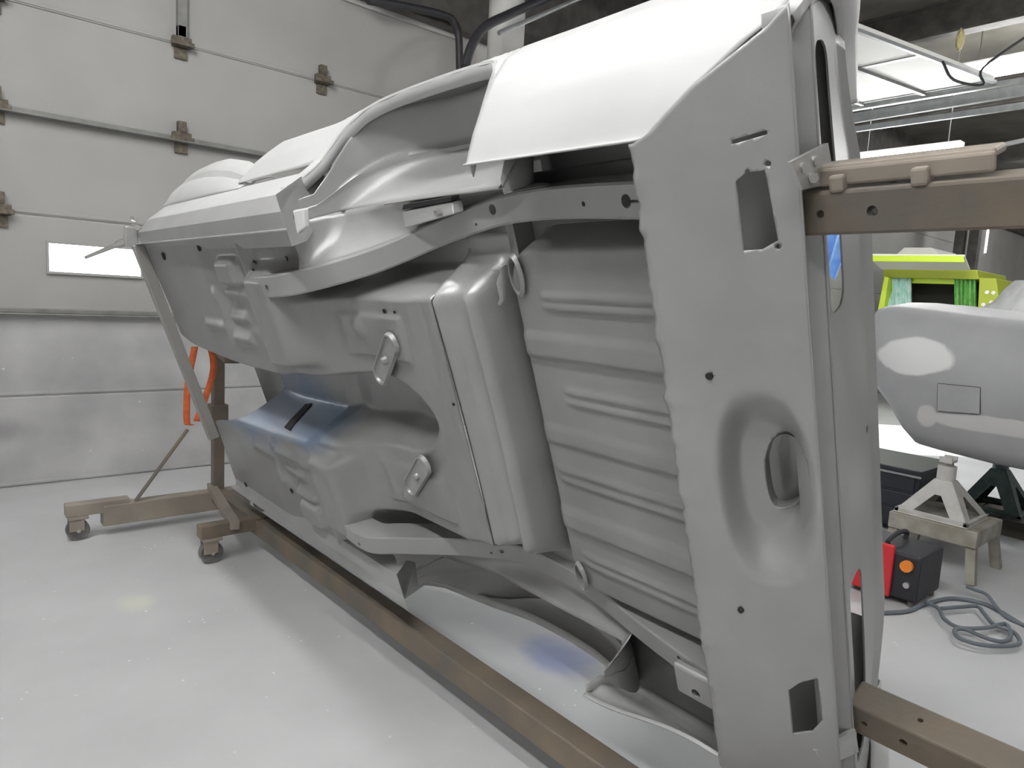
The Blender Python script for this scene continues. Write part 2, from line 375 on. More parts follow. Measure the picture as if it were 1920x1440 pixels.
# ================================================================== fluorescent lights
def light_fixture(loc, along, ln, label):
    o = empty('fluorescent_light', loc, label, 'light', 'fluorescent lights')
    a = Vector((1, 0, 0)) if along == 'x' else Vector((0, 1, 0)); s = Vector((a.y, a.x, 0))
    def bx(nm, w2, z0, z1, l2_, m):
        p0 = -a*l2_ - s*w2; p1 = a*l2_ + s*w2
        return box(nm, (min(p0.x, p1.x), min(p0.y, p1.y), z0), (max(p0.x, p1.x), max(p0.y, p1.y), z1), m, o)
    bx('housing', 0.075, 0.03, 0.09, ln/2, LAMPBODY)
    bx('diffuser', 0.085, -0.09, 0.03, ln/2-0.01, LAMP)
    for sgn in (-1, 1):
        c = a*(ln/2-0.15)*sgn
        tube('hanger', [c+Vector((0,0,0.09)), c+Vector((0,0,ZC-loc[2]))], 0.006, RAILM, o, 6)
    return o
light_fixture((9.3, 3.65, 3.5), 'y', 1.22, 'fluorescent light hanging over the lime van')
fq = gx(1885, 100, 9.6)
light_fixture((9.6, fq.y-.2, fq.z-.13), 'y', 1.22, 'fluorescent light beyond the rolled-up white door, at the frame edge')
for (x, y, lb) in ((0.3, 1.0, 'over the trunk end of the shell'), (0.3, 3.2, 'over the front end of the shell'),  # fixtures out of view, added for overhead and fill light
                   (5.9, 0.6, 'over the second car body'), (6.6, -1.8, 'past the nose of the second car body'), (-1.5, 0.5, 'in the middle of the row farthest from the shell'),
                   (-1.5, 2.2, 'nearest the closed door in the row farthest from the shell'), (1.3, -2.4, 'behind the photographer, in line with the shell'), (-1.5, -1.0, 'last in the row farthest from the shell'),
                   (11.5, 0.0, 'over the covered pile'), (13.5, 0.6, 'right of the van'), (17.5, 3.6, 'at the far end of the far closed door')):
    light_fixture((x, y, 4.55), 'y', 1.22, 'unseen fluorescent light added under the roof ' + lb)

# ================================================================== car shell on its side
shell = empty('car_body_shell', (0, 0, 0), 'bare grey unibody car shell turned on its side, underside facing the camera', 'car body')
SM = Matrix.Identity(4)
for i in range(3):
    SM[i][0] = float(EL[i]); SM[i][1] = float(EW[i]); SM[i][2] = float(EU[i]); SM[i][3] = float(CORG[i])
shell.matrix_world = SM
bpy.context.view_layer.update()
S = shell

# ---- floor pan as a formed sheet
def gauss(x, s): return exp(-(x/s)**2)
def tun_c(X): return -0.045 + 0.055*sm(3.4, 2.0, X)
def tun_h(X): return lerp1([(1.8, 0.10), (2.05, 0.135), (2.6, 0.14), (3.2, 0.165), (3.9, 0.20)], X)
def floor_z(X, w_):
    aw = abs(w_)
    base = 0.045 + 0.04*sm(2.68, 2.60, X) + 0.105*sm(2.50, 2.15, X)
    base += sm(1.84, 1.76, X)*0.02 + sm(1.74, 1.60, X)*0.10        # kick-up behind the rear footwell
    deep = sm(2.46, 2.20, X)*sm(0.425, 0.49, aw)                   # pan drops away beside the rails
    base += (0.41-base)*deep
    h = tun_h(X); c = tun_c(X); t = abs(w_-c)/h
    tun = (1-sm(0.55, 1.12, t)) * sm(1.84, 2.0, X + 0.10*min(t, 1.0)**2 * -1 + 0.03)
    depth = lerp1([(1.8, 0.12), (2.1, 0.15), (2.6, 0.24), (3.2, 0.26), (3.9, 0.32)], X)
    z = base*(1-tun) + (base + depth)*tun
    out = 1-tun
    br = sm(2.66, 2.61, X)*sm(2.34, 2.46, X)*sm(0.17, 0.22, abs(w_-c))*sm(0.60, 0.52, aw)   # cross brace
    z -= br*out*0.075
    for sg in (1, -1):
        if w_*sg > 0:
            a = w_*sg
            for (x0, x1, awc, hh) in ((2.74, 2.98, 0.47, 0.026), (2.80, 3.04, 0.36, 0.022), (2.80, 3.05, 0.27, 0.022), (3.10, 3.40, 0.31, 0.018)):
                z -= hh*sm(x0, x0+0.04, X)*sm(x1, x1-0.04, X)*gauss(a-awc, 0.022)*out
            z -= 0.04*sm(2.72, 2.76, X)*sm(2.98, 2.90, X)*sm(0.49, 0.52, a)*sm(0.62, 0.59, a)*out
            z += 0.020*gauss(X-3.02, 0.07)*gauss(a-0.42, 0.05)*out
            z -= 0.018*gauss(X-3.10-0.25*(a-0.4), 0.03)*sm(0.2, 0.25, a)*sm(0.5, 0.45, a)*out
            z += 0.012*sm(0.30, 0.34, a)*sm(3.2, 3.0, X)*out*sm(2.66, 2.72, X)
    z -= 0.014*sm(0.20, 0.225, abs(w_-c))*sm(2.28, 2.22, X)*sm(1.86, 1.89, X)*sm(.385, .37, aw)*out
    z -= 0.022*gauss(X-2.14, 0.03)*gauss(aw-0.33, 0.03)*out
    return z
X0, X1, NX = 1.72, 3.93, 300
NW = 176
rows = []
def edge_x(w_):   # front edge: notch for the tunnel mouth
    t = abs(w_+0.045)/0.24
    return 3.925 - 0.43*(1-sm(0.65, 1.1, t)) + 0.05*sm(0.3, 0.7, abs(w_))
for i in range(NX+1):
    r = []
    for j in range(NW+1):
        w_ = -0.70 + 1.40*j/NW
        X = X0 + (edge_x(w_)-X0)*i/NX
        wd = 0.70 if X > 2.25 else lerp1([(1.7, 0.58), (2.0, 0.56), (2.25, 0.70)], X)
        r.append((X, w_*wd/0.70, floor_z(X, w_*wd/0.70)))
    rows.append(r)
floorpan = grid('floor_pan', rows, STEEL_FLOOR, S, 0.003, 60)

def onfloor(px, py):
    z = -0.02
    while z < .5:
        v = lz(px, py, z)
        if z >= floor_z(v.x, v.y): return v
        z += .003
    return lz(px, py, .2)
# oval access plates with their weld studs
def oval_plate(cx, cw, ang):
    n = 28; ring = []
    L_, R_ = 0.088, 0.036
    for k in range(n):
        a = 2*pi*k/n
        x = R_*cos(a) + (L_ if cos(a) > 0 else -L_); y = R_*sin(a)
        ring.append((x, y))
    def T(x, y, s, dz):
        x *= s[0]; y *= s[1]; X = cx + x*cos(ang)-y*sin(ang); w_ = cw + x*sin(ang)+y*cos(ang)
        return (X, w_, floor_z(cx, cw) - 0.006 - dz)
    V = []; prof = [((1.06, 1.12), 0.000), ((1.0, 1.0), 0.013), ((0.95, 0.88), 0.013), ((0.92, 0.80), 0.004), ((0.4, 0.4), 0.004)]
    for s, dz in prof: V += [T(x, y, s, dz) for x, y in ring]
    Fc = [(a*n+k, a*n+(k+1) % n, (a+1)*n+(k+1) % n, (a+1)*n+k) for a in range(len(prof)-1) for k in range(n)]
    Fc.append(tuple((len(prof)-1)*n+k for k in range(n)))
    o = mobj('oval_access_plate', V, Fc, STEEL, S, smooth=True, sharp=50)
    tube('plate_stud', [(cx, cw, 0.178), (cx, cw, 0.158), (cx, cw, 0.152)], [0.018, 0.014, 0.008], STEEL, o, 12)
oval_plate(2.01, 0.226, radians(-43)); oval_plate(2.02, -0.215, radians(-42))

# ---- axle arch and trunk floor
def trunk_z(X, w_):
    aw = abs(w_)
    # rounded pan boundary
    dx = X-1.50; dw = aw-0.575; R_ = 0.13
    qx, qw = max(dx+R_, 0), max(dw+R_, 0)
    sd_ = hypot(qx, qw) - R_ if (qx > 0 or qw > 0) else max(dx, dw)
    pan = 1-sm(-0.040, 0.010, sd_)
    z = 0.465 - 0.135*pan
    if X > 1.50: z = min(z, 0.40 + 0.03*sm(1.50, 1.60, X))
    def bead(wc, x1, hh, s): return hh*gauss(w_-wc, s)*sm(x1, x1-0.05, X)*sm(0.90, 0.93, X)
    b = 0
    for wc, x1 in ((0.418, 1.38), (0.390, 1.38), (0.148, 1.36), (0.116, 1.36), (-0.116, 1.46), (-0.150, 1.45), (-0.412, 1.42), (-0.443, 1.42)):
        b += bead(wc, x1, 0.010, 0.0105)
    for w0, w1 in ((0.245, 0.312), (-0.028, 0.028), (-0.322, -0.252)):     # broad raised ribs
        m = sm(w0-0.014, w0+0.010, w_)*sm(w1+0.010, w1-0.014, w_)*sm(1.475, 1.44, X)
        b += 0.016*m*(1 if w0 != -0.028 else 0.6)
    return z - b*pan
rows = []
NX2, NW2 = 110, 260
for i in range(NX2+1):
    X = 0.875 + (1.545-0.875)*i/NX2
    rows.append([(X, -0.72+1.44*j/NW2, trunk_z(X, -0.72+1.44*j/NW2)) for j in range(NW2+1)])
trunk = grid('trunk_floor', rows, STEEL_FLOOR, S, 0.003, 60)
def socket(cx, cw, r, tiltx):
    """recessed round drain with raised collar in the pan corner"""
    n = 20; V = []; z0 = trunk_z(cx, cw)
    prof = [(1.25, 0.0), (1.05, -0.012), (0.95, -0.010), (0.85, 0.03), (0.3, 0.035)]
    for s, dz in prof:
        for k in range(n):
            a = 2*pi*k/n; V.append((cx + r*s*0.62*cos(a), cw + r*s*sin(a), z0 + dz - 0.004 + tiltx*cos(a)*r*s))
    Fc = [(a*n+k, a*n+(k+1) % n, (a+1)*n+(k+1) % n, (a+1)*n+k) for a in range(len(prof)-1) for k in range(n)]
    Fc.append(tuple((len(prof)-1)*n+k for k in range(n)))
    return mobj('drain_socket', V, Fc, STEEL, S, smooth=True)
socket(1.44, 0.475, 0.05, 0.2); socket(1.435, -0.505, 0.045, 0.2)
# cross tube carrying the axle stops, in front of the trunk pan
rows = []
for i in range(61):
    w_ = -0.575 + 1.15*i/60
    pr = [(1.745, 0.235), (1.73, 0.215), (1.715, 0.213), (1.69, 0.245), (1.655, 0.272), (1.63, 0.265), (1.605, 0.243), (1.59, 0.243), (1.575, 0.275), (1.56, 0.33), (1.54, 0.42)]
    arch = 0.035*(1-(w_/0.56)**2)
    en = sm(0.42, 0.53, abs(w_))
    rows.append([(x, w_, z+arch*0.4+(0.41-z)*en) for x, z in pr])
grid('axle_crossmember', rows, STEEL, S, 0.003, 70)
tube('fuel_strap_bracket', [lz(925, 505, .30), lz(945, 503, .29), lz(940, 530, .29), lz(943, 560, .29), lz(937, 570, .29)], [0.006, 0.012, 0.014, 0.009, 0.006], STEEL, S, 8)

# ---- frame rails
def rail(path, wface, depth, name='frame_rail'):
    P = crom(path, 5); V = []
    for i, p in enumerate(P):
        d = (P[min(i+1, len(P)-1)]-P[max(i-1, 0)]); d.normalize()
        up = Vector((-d.z, 0, d.x)) if d.x > 0 else Vector((d.z, 0, -d.x)); up.normalize()
        if up.z < 0: up = -up
        hw = wface/2
        for (a, b) in ((-hw, 0.004), (-hw+0.006, 0), (hw-0.006, 0), (hw, 0.004), (hw, depth), (-hw, depth)):
            V.append(p + Vector((0, a, 0)) + up*b)
    n = 6; Fc = [(i*n+k, i*n+(k+1) % n, (i+1)*n+(k+1) % n, (i+1)*n+k) for i in range(len(P)-1) for k in range(n)]
    Fc += [tuple(range(n-1, -1, -1)), tuple((len(P)-1)*n+k for k in range(n))]
    return mobj(name, V, Fc, STEEL, S, smooth=True, sharp=30)
def holecyl(p, r, dirv=(0, 0, 1), ln=0.05, n=16):
    d = Vector(dirv).normalized(); return tubev([Vector(p)-d*ln/2, Vector(p)+d*ln/2], r, n)
RU = [(2.60, .503, .025), (2.33, .515, .022), (2.18, .522, .11), (2.0, .545, .245), (1.8, .592, .345), (1.6, .628, .365), (1.45, .645, .36), (1.2, .655, .315), (.88, .65, .262)]
RL = [(2.60, -.505, .025), (2.33, -.52, .020), (2.2, -.54, .11), (2.0, -.56, .25), (1.8, -.58, .355), (1.62, -.595, .375), (1.45, -.605, .365), (1.2, -.615, .315), (.88, -.615, .255)]
ru = rail(RU, 0.078, 0.10); rl = rail(RL, 0.078, 0.10)
cut(ru, [holecyl((2.42, .508, .04), 0.013), holecyl((2.50, .522, .04), 0.006), holecyl((2.54, .49, .04), 0.006), holecyl((0.985, .652, .28), 0.015, ln=0.08), holecyl((1.13, .65, .3), 0.006, ln=0.08),
         prismv([(0.88, .6475, .2), (0.98, .6475, .2), (0.98, .6535, .2), (0.88, .6535, .2)], (0, 0, .12)), holecyl((1.62, .61, .37), 0.005, ln=0.08), holecyl((1.535, .648, .37), 0.015, ln=0.07)])
cut(rl, [holecyl((2.36, -.53, .04), 0.008), holecyl((1.86, -.572, .33), 0.008, ln=0.09), holecyl((1.9, -.58, .31), 0.005, ln=0.09), holecyl((1.05, -.60, .29), 0.008, ln=0.08)])
# splice plate at the rear of the lower rail, bump stop bracket on the upper
mobj('rail_splice_plate', boxv((0.885, -.665, .236), (1.03, -.565, .262)), BOXF, STEEL, S, bevel=0.008)
cut(bpy.data.objects['rail_splice_plate'], [holecyl((0.965, -.635, .25), 0.014)])
# ---- quarter panels
OUT = [(.198, .770), (.212, .772), (.222, .790), (.25, .838), (.29, .895), (.34, .952), (.40, .998), (.47, 1.020), (.54, 1.012), (.62, .985), (.70, .945), (.74, .90)]
def out_w(z): return lerp1(OUT, z)
ARCH = [(1.40, .30), (1.42, .37), (1.47, .415), (1.58, .445), (1.75, .458), (1.95, .45), (2.08, .42), (2.19, .36), (2.27, .28), (2.315, .21), (2.33, .15)]
def out_wf(X, z):                                # front of the wheel the skin runs down to the rocker
    wq = out_w(max(z, 0.2)); wr = lerp1([(.11, .803), (.23, .85), (.28, .865), (.36, .935), (.44, .985), (.5, .99), (.56, .985), (.64, .96), (.74, .90)], z)
    k = sm(2.0, 2.45, X); return wq*(1-k)+wr*k
def zmap(X, z): return z if z < .4 else .4+(z-.4)*(.66+.34*sm(.68, 1.25, X))
def tail_top(w_): return .655-.085*sm(.45, .86, abs(w_))
def xr(z): return lerp1([(.198, .872), (.222, .83), (.26, .745), (.31, .635), (.36, .600), (.45, .612), (.60, .648), (.74, .69)], z)
# ---- inner wheelhouse walls between rail and wheel dome, and wheel domes
def dome_z(X):
    t = (X-1.82)/0.44 if X > 1.82 else (1.82-X)/0.545
    bs = 0.05 if X > 1.82 else 0.20
    return 0.57 - (0.57-bs)*(1-sqrt(max(0.0, 1-min(1, t)**2.3)))
for sg, RR in ((1, RU), (-1, RL)):
    tab = sorted([(p[0], abs(p[1]), p[2]) for p in crom(RR, 6)])
    rw = [(a, b) for a, b, c in tab]; rz = [(a, c) for a, b, c in tab]
    rows = []
    for i in range(49):
        X = 1.275 + (2.26-1.275)*i/48
        wr = lerp1(rw, X)+0.036; zr = lerp1(rz, X)+0.03
        wo = 0.705; zo = min(dome_z(X), 0.33 - 0.05*sm(1.9, 2.3, X)) if X < 2.31 else 0.05
        r = []
        for j in range(9):
            t = j/8; r.append((X, sg*(wr+(wo-wr)*t), zr+(zo-zr)*t + 0.03*sin(pi*t)))
        rows.append(r)
    grid('inner_wheelhouse', rows, STEEL, S, 0.003, 60)
    rows = []
    for i in range(57):
        X = 1.275 + (2.26-1.275)*i/56
        dz = dome_z(X); zb = min(dz, 0.33 - 0.05*sm(1.9, 2.3, X))
        r = []
        for j in range(21):
            t = j/20
            up = 1-(1-min(1, t/0.55))**2.2
            z = zb + (dz-zb)*up
            zz = min(max(z, .2), .74); wm = (out_w(zz) if X < 1.45 else out_wf(X, max(z, .12) if X > 2 else zz)) - 0.03
            w_ = 0.705 + (wm-0.705)*t
            if abs(t-0.45) < 0.03: z -= 0.012
            r.append((X, sg*w_, z))
        rows.append(r)
    grid('wheelhouse_dome', rows, STEEL, S, 0.003, 60)
# bump stop box on the upper side
V = [lz(754, 396, .315), lz(846, 378, .315), lz(850, 402, .30), lz(760, 428, .30)]
bsb = mobj('bump_stop_bracket', V + [v + Vector((0, 0, 0.04)) for v in V], BOXF, STEEL, S, bevel=0.004)
V = [lz(756, 384, .31), lz(845, 369, .31), lz(846, 377, .312), lz(754, 394, .312)]
mobj('bracket_slot', V + [v + Vector((0, 0, 0.03)) for v in V], BOXF, DARK, bsb)
v = lz(826, 398, .302); cyl('bracket_bolt', v, v+Vector((0, 0, -.018)), .010, BOLT, bsb, 8)
# trunk side wells: deep panels outboard of the rails behind the wheels
for sg in (1, -1):
    rows = []
    for i in range(15):
        X = 0.70 + (1.42-0.70)*i/14
        rows.append([(X, sg*a, z) for a, z in ((0.56, 0.45), (0.66, 0.465), (0.74, 0.47), (0.84, 0.46), (0.985, 0.425))])
    grid('trunk_side_well', rows, STEEL, S, 0.003, 60)

# ---- rockers
RP = [(.700, .000), (.704, .000), (.704, .030), (.755, .030), (.803, .110), (.845, .230), (.852, .280), (.838, .300), (.790, .310), (.64, .27), (.64, .06), (.700, .032)]
def rocker(sg, xa, xb):
    V, n = [], len(RP)
    for X in (xa, xb):
        V += [((X + 0.55*max(0, z-.03)) if X == xb else min(2.06+2.39*z, 2.33), sg*a, z) for a, z in RP]
    Fc = [(k, (k+1) % n, n+(k+1) % n, n+k) for k in range(n)] + [tuple(range(n-1, -1, -1)), tuple(range(n, 2*n))]
    o = mobj('rocker_panel', V, Fc, STEEL, S, smooth=True, sharp=18)
    o.data.materials.append(SKIN)
    for p in o.data.polygons:                     # outer face above the sill crease, overhead light put into its paler colour
        if p.center.z > .10 and abs(p.center.y) > .79 and abs(p.normal.x) < .5: p.material_index = 1
    return o
rocker(1, 2.27, 3.95); rocker(-1, 2.27, 3.95)
jb = [lz(548, 395, .03), lz(568, 392, .03), lz(570, 428, .012), lz(556, 440, .005)]
mobj('jack_bracket', jb + [v+Vector((0, 0, .02)) for v in jb], BOXF, SKIN, S, bevel=0.005)
v = lz(553, 408, .027); cyl('painted_drain_hole', v, v+Vector((0, 0, .004)), .010, DARK, S, 12)

def quarter(sg):
    m = SKIN
    zs = [.198, .21, .215, .222, .235] + [.25+.01*k for k in range(50)]
    fl = 0.0
    rows = []
    for z in zs:                                 # behind the wheel
        r = []
        for i in range(41):
            u = i/40; X = xr(z) + (1.40-xr(z))*u
            extra = (0.10*sm(0.95, 1.40, X) if sg < 0 else 0.012*u)*sm(.30, .20, z)
            r.append((X, sg*(out_w(z)+extra - 0.03*sm(.75, .6, X)*sm(.4, .6, z)), zmap(X, z)))
        rows.append(r)
    q = grid('quarter_panel', rows, m, S, 0.004, 35)
    rows = []
    for i in range(71):                          # over and ahead of the wheel
        X = 1.40 + (3.08-1.40)*i/70
        z0 = lerp1(ARCH, X) if X <= 2.33 else .285
        if X > 2.33: z0 = .285
        zt = lerp1([(2.42, .74), (2.55, .62), (2.75, .50), (2.95, .40), (3.08, .30)], X)
        rows.append([(X, sg*out_wf(X, z0+(zt-z0)*j/30), z0+(zt-z0)*j/30) for j in range(31)])
    grid('quarter_panel', rows, m, S, 0.004, 35)
    # lower corner between the arch and the rocker
    rows = []
    for i in range(13):
        z = .15 + (.285-.15)*i/12
        xa = lerp1([(.15, 2.33), (.21, 2.315), (.28, 2.27), (.29, 2.262)], z)
        rows.append([(xa+(2.36-xa)*k/6, sg*(out_wf(xa+(2.36-xa)*k/6, z)+0.002), z) for k in range(7)])
    grid('quarter_panel', rows, m, S, 0.004, 35)
    # rolled lip round the wheel opening
    pts = [(1.40, .22), (1.40, .30)] + ARCH[1:]
    P = crom([(a, 0, b) for a, b in pts], 6); rows = []
    for p in P:
        wo = (out_w(p.z) if p.x < 1.45 else out_wf(p.x, p.z))
        if sg < 0 and p.x < 1.42: wo += 0.10*sm(.30, .20, p.z)
        dx, dz = (0.0, 0.0)
        rows.append([(p.x, sg*(wo+0.006), p.z), (p.x, sg*(wo+0.008), p.z+0.012), (p.x, sg*wo, p.z+0.03)] if False else
                    [(p.x, sg*(wo-0.035), p.z+0.004), (p.x, sg*(wo-0.006), p.z-0.001), (p.x, sg*(wo+0.005), p.z+0.002), (p.x, sg*(wo+0.004), p.z+0.010)])
    grid('wheel_lip', rows, m, S, 0.004, 60)
    # deck side and belt, up to the trunk opening
    rows = []
    for i in range(31):
        X = .69 + (2.42-.69)*i/30
        rows.append([(X, sg*a, zmap(X, z)) for a, z in ((.90, .74), (.86, .762), (.80, .77), (.74, .765), (.735, .72))])
    grid('deck_side', rows, m, S, 0.004, 50)
quarter(1); quarter(-1)
# ---- rear valance with filler recess
PROF = [(.885, .196), (.868, .192), (.80, .200), (.73, .222), (.672, .243), (.665, .246), (.620, .262), (.600, .272)]
def prof_at(s):
    P = PROF; seg = [0]
    for a, b in zip(P, P[1:]): seg.append(seg[-1]+hypot(b[0]-a[0], b[1]-a[1]))
    t = s*seg[-1]
    for k in range(len(P)-1):
        if t <= seg[k+1]+1e-9:
            u = (t-seg[k])/(seg[k+1]-seg[k]); return (P[k][0]+(P[k+1][0]-P[k][0])*u, P[k][1]+(P[k+1][1]-P[k][1])*u)
    return P[-1]
def val_hw(X): return lerp1([(.600, .93), (.63, .905), (.745, .845), (.83, .785), (.872, .768)], X)
rows = []; NS = 44; NV = 220
for i in range(NS+1):
    X, z = prof_at(i/NS); r = []
    hw = val_hw(X)
    for j in range(NV+1):
        w_ = -hw*1.0 + (2*hw)*j/NV
        if w_ < 0: w_ *= 1.03
        # dished recess round the filler neck
        a = (w_-0.055)/0.235; b = (X-0.697)/0.094
        dd = 1-sm(0.50, 1.0, (abs(a)**2.4+abs(b)**2.4)**(1/2.4))
        # small strap slot and a pressed corner, edge scallops of the welded flange
        edge = (0.008*mnoise.noise(Vector((w_*14, 0, 3)))+0.006*mnoise.noise(Vector((w_*45, 1, 3))))*sm(.84, .87, X)
        r.append((X+0.030*dd + edge, w_, z+0.060*dd + 0.0015*mnoise.noise(Vector((X*9, w_*7, 0))) - 0.006*max(0, mnoise.noise(Vector((w_*22, 7, 1))))*sm(.83, .865, X)))
    rows.append(r)
val = grid('rear_valance', rows, STEEL, S, 0.004, 40)
apply(val)
def quad_hole(c4, z):
    return prismv([(p.x-0.03, p.y, z-0.10) for p in c4], (0.06, 0, 0.22))
def rot_rect(pts): return [Vector(p) for p in pts]
rU = [lz(1380, 340, .235), lz(1395, 325, .235), lz(1428, 322, .24), lz(1450, 455, .24), lz(1425, 470, .24), lz(1395, 470, .235)]
rL = [lz(1482, 1290, .245), lz(1500, 1278, .25), lz(1530, 1276, .25), lz(1538, 1355, .25), lz(1522, 1372, .25), lz(1490, 1370, .245)]
fh = [lz(px, py, .295) for px, py in ((1432, 865), (1440, 835), (1458, 818), (1478, 815), (1500, 830), (1514, 862), (1518, 890), (1512, 920), (1492, 946), (1470, 956), (1450, 952), (1440, 930), (1434, 895))]
fh = crom(fh+fh[:1], 3)[:-1]
solids = [prismv([(p.x, p.y, .12) for p in rU], (0, 0, .3)), prismv([(p.x, p.y, .12) for p in rL], (0, 0, .3)), prismv([(p.x-0.02, p.y+0.03, .17) for p in fh], (0.04, -0.06, .3))]
for px, py, r in ((1335, 702, .007), (1393, 1140, .006), (1417, 315, .005), (1385, 328, .004), (1436, 474, .005)):
    v = lz(px, py, .215); solids.append(holecyl((v.x, v.y, .22), r, ln=0.12, n=12))
    if py > 600:                                  # black plug giving these two holes their inner dark by colour
        cyl('painted_drain_hole', (v.x, v.y, .2025), (v.x, v.y, .222), r*1.05, DARK, val, 12)
a, b = lz(1367, 269, .225), lz(1424, 253, .23)
solids.append(prismv([(a.x, a.y-.003, .15), (b.x, b.y-.003, .15), (b.x, b.y+.004, .15), (a.x, a.y+.004, .15)], (0, 0, .15)))
cut(val, solids)
# filler neck collar inside the recess
fc = sum((Vector((p.x, p.y, p.z)) for p in fh), Vector())/len(fh)
n = len(fh); V = []
for s, dz in ((1.0, 0.002), (1.0, 0.05), (0.97, 0.06)):
    for p in fh: V.append((fc.x+(p.x-fc.x)*s + dz*0.4, fc.y+(p.y-fc.y)*s - dz*0.3, p.z+dz))
mobj('filler_neck_collar', V, [(a*n+k, a*n+(k+1) % n, (a+1)*n+(k+1) % n, (a+1)*n+k) for a in range(2) for k in range(n)], STEEL, val, smooth=True)
# bumper groove and tail panel
rows = []
for (X, z) in ((.600, .272), (.604, .276), (.655, .292), (.66, .298), (.655, .304), (.603, .333), (.600, .338), (.606, .350)):
    hw = .925; rows.append([(X, -hw + 2*hw*j/60, z) for j in range(61)])
grid('bumper_groove', rows, STEEL, S, 0.003, 40)
TA, TB = (.600, .335), (.660, .655)
rows = []
for i in range(15):
    t = i/14; X = TA[0]+(TB[0]-TA[0])*t; z = TA[1]+(TB[1]-TA[1])*t
    hw = lerp1([(0, .925), (.15, .945), (.5, .955), (.8, .92), (1.0, .86)], t)
    rows.append([(X + (0.012 if 0.0 < t < 1 else 0), -hw+2*hw*j/80, .335+(tail_top(-hw+2*hw*j/80)-.335)*t) for j in range(81)])
rows.append([(.70, p[1], tail_top(p[1])+.018) for p in rows[-1]])
rows.append([(.705, p[1], tail_top(p[1])) for p in rows[-1]])
tail = grid('tail_panel', rows, STEEL, S, 0.004, 40); apply(tail)
def light_hole(w0, w1, z0, z1):
    P = []
    for (cw, cz, a0) in ((w1-.04, z1-.04, 0), (w0+.04, z1-.04, 90), (w0+.025, z0+.025, 180), (w1-.025, z0+.025, 270)):
        R_ = .04 if cz > (z0+z1)/2 else .025
        for k in range(5):
            a = radians(a0+90*k/4); P.append((.5, cw+R_*cos(a), cz+R_*sin(a)))
    return prismv(P, (.3, 0, 0))
cut(tail, [light_hole(.385, .87, .385, .475), light_hole(-.80, -.255, .40, .50), holecyl((.61, .13, .36), .006, (1, 0, 0), .2, 10), holecyl((.66, .04, .60), .009, (1, 0, 0), .2, 10)])
# end rims of the quarters around the tail
for sg in (1, -1):
    oc = crom([(.632, .915, .305), (.600, .972, .37), (.606, 1.00, .45), (.628, .968, .535), (.658, .925, .605), (.684, .865, .645), (.69, .80, .655), (.69, .745, .652)], 5)
    ic = crom([(.625, .885, .318), (.612, .925, .37), (.62, .935, .43), (.635, .925, .49), (.655, .89, .545), (.668, .85, .57), (.672, .80, .577), (.674, .745, .587)], 5)
    rows = []
    for o_, i_ in zip(oc, ic):
        m1, m2 = i_.lerp(o_, .25), i_.lerp(o_, .6)
        rows.append([(a_.x+dx, sg*a_.y, a_.z) for a_, dx in ((i_, .004), (m1, -.004), (m2, -.016), (i_.lerp(o_, .9), -.016), (o_, -.004), (o_, .02))])
    grid('quarter_end_rim', rows, SKIN, S, 0.004, 50)
grid('trunk_floor', [[(X, -.90+1.8*j/12, z) for j in range(13)] for X, z in ((.625, .37), (.75, .372), (.89, .40), (.90, .46))], STEEL, S, 0.003)
for w0, w1 in ((.50, .93), (-.93, -.47)):  # plates added to block light and keep the tail-light openings dark
    grid('tail_shade_panel', [[(X, w0+(w1-w0)*j/8, z) for j in range(9)] for X, z in ((.70, .37), (.74, .43), (.745, .52), (.71, .56), (.67, .56))], STEEL, S, 0.003)
# trunk interior back: trunk divider behind the tail
grid('seat_divider', [[(1.75, -.68+1.36*j/10, z) for j in range(11)] for z in (.47, .60, .76)], STEEL, S, 0.003)
# ---- cowl side, firewall, roof
rows = []
for i in range(33):                                # bulged body side ahead of the door opening
    t = i/32; X = 3.02 + (4.30-3.02)*t
    f_ = lerp1([(0, .12), (.1, .40), (.25, .72), (.45, .96), (.6, 1.0), (.75, .95), (.88, .72), (.96, .42), (1, .2)], t)
    r = []
    for j in range(25):
        u = j/24
        z = .255 + .16*sm(0, .8, u)*(.4+.6*f_) + .10*u
        w_ = .848 + 0.150*f_*sin(pi/2*min(1, u/.72)) - 0.10*sm(.72, 1, u)*f_
        w_ -= 0.030*gauss(u-.36, .04)*sm(.05, .3, f_)
        r.append((X - .12*(1-u)*sm(.8, 1, t), w_, z))
    rows.append(r)
grid('cowl_side_panel', rows, SKIN, S, 0.004, 25)
grid('cowl_side_panel', [[(a, -b, c) for a, b, c in r] for r in rows], SKIN, S, 0.004, 25)
rows = [[(3.90+0.04*sm(.3, .7, z), -.70+1.40*j/20, z) for j in range(21)] for z in (.34, .45, .6, .72)]
grid('firewall', rows, STEEL, S, 0.003)
rows = []
for i in range(17):                                # roof skin
    X = 1.75 + 1.55*i/16; t = i/16
    zt = 1.05 + .13*sin(pi*(0.15+0.75*t))
    rows.append([(X, .60*sin(radians(-90+180*j/16)), zt - .16*(1-cos(radians(-90+180*j/16)))**1.5*0.6) for j in range(17)])
grid('roof_skin', rows, SKIN, S, 0.004)
for sg in (1, -1):
    mobj('windshield_pillar', beamv((3.75, sg*.76, .72), (3.22, sg*.58, 1.06), .05, .05), BOXF, SKIN, S, bevel=.01)
    mobj('sail_panel', [(1.35, sg*.80, .765), (2.15, sg*.80, .765), (1.95, sg*.585, 1.06), (1.72, sg*.585, 1.05)], [(0, 1, 2, 3)], SKIN, S, thick=.03)
mobj('cowl_top', boxv((3.72, -.78, .70), (3.94, .78, .73)), BOXF, SKIN, S, bevel=.01)
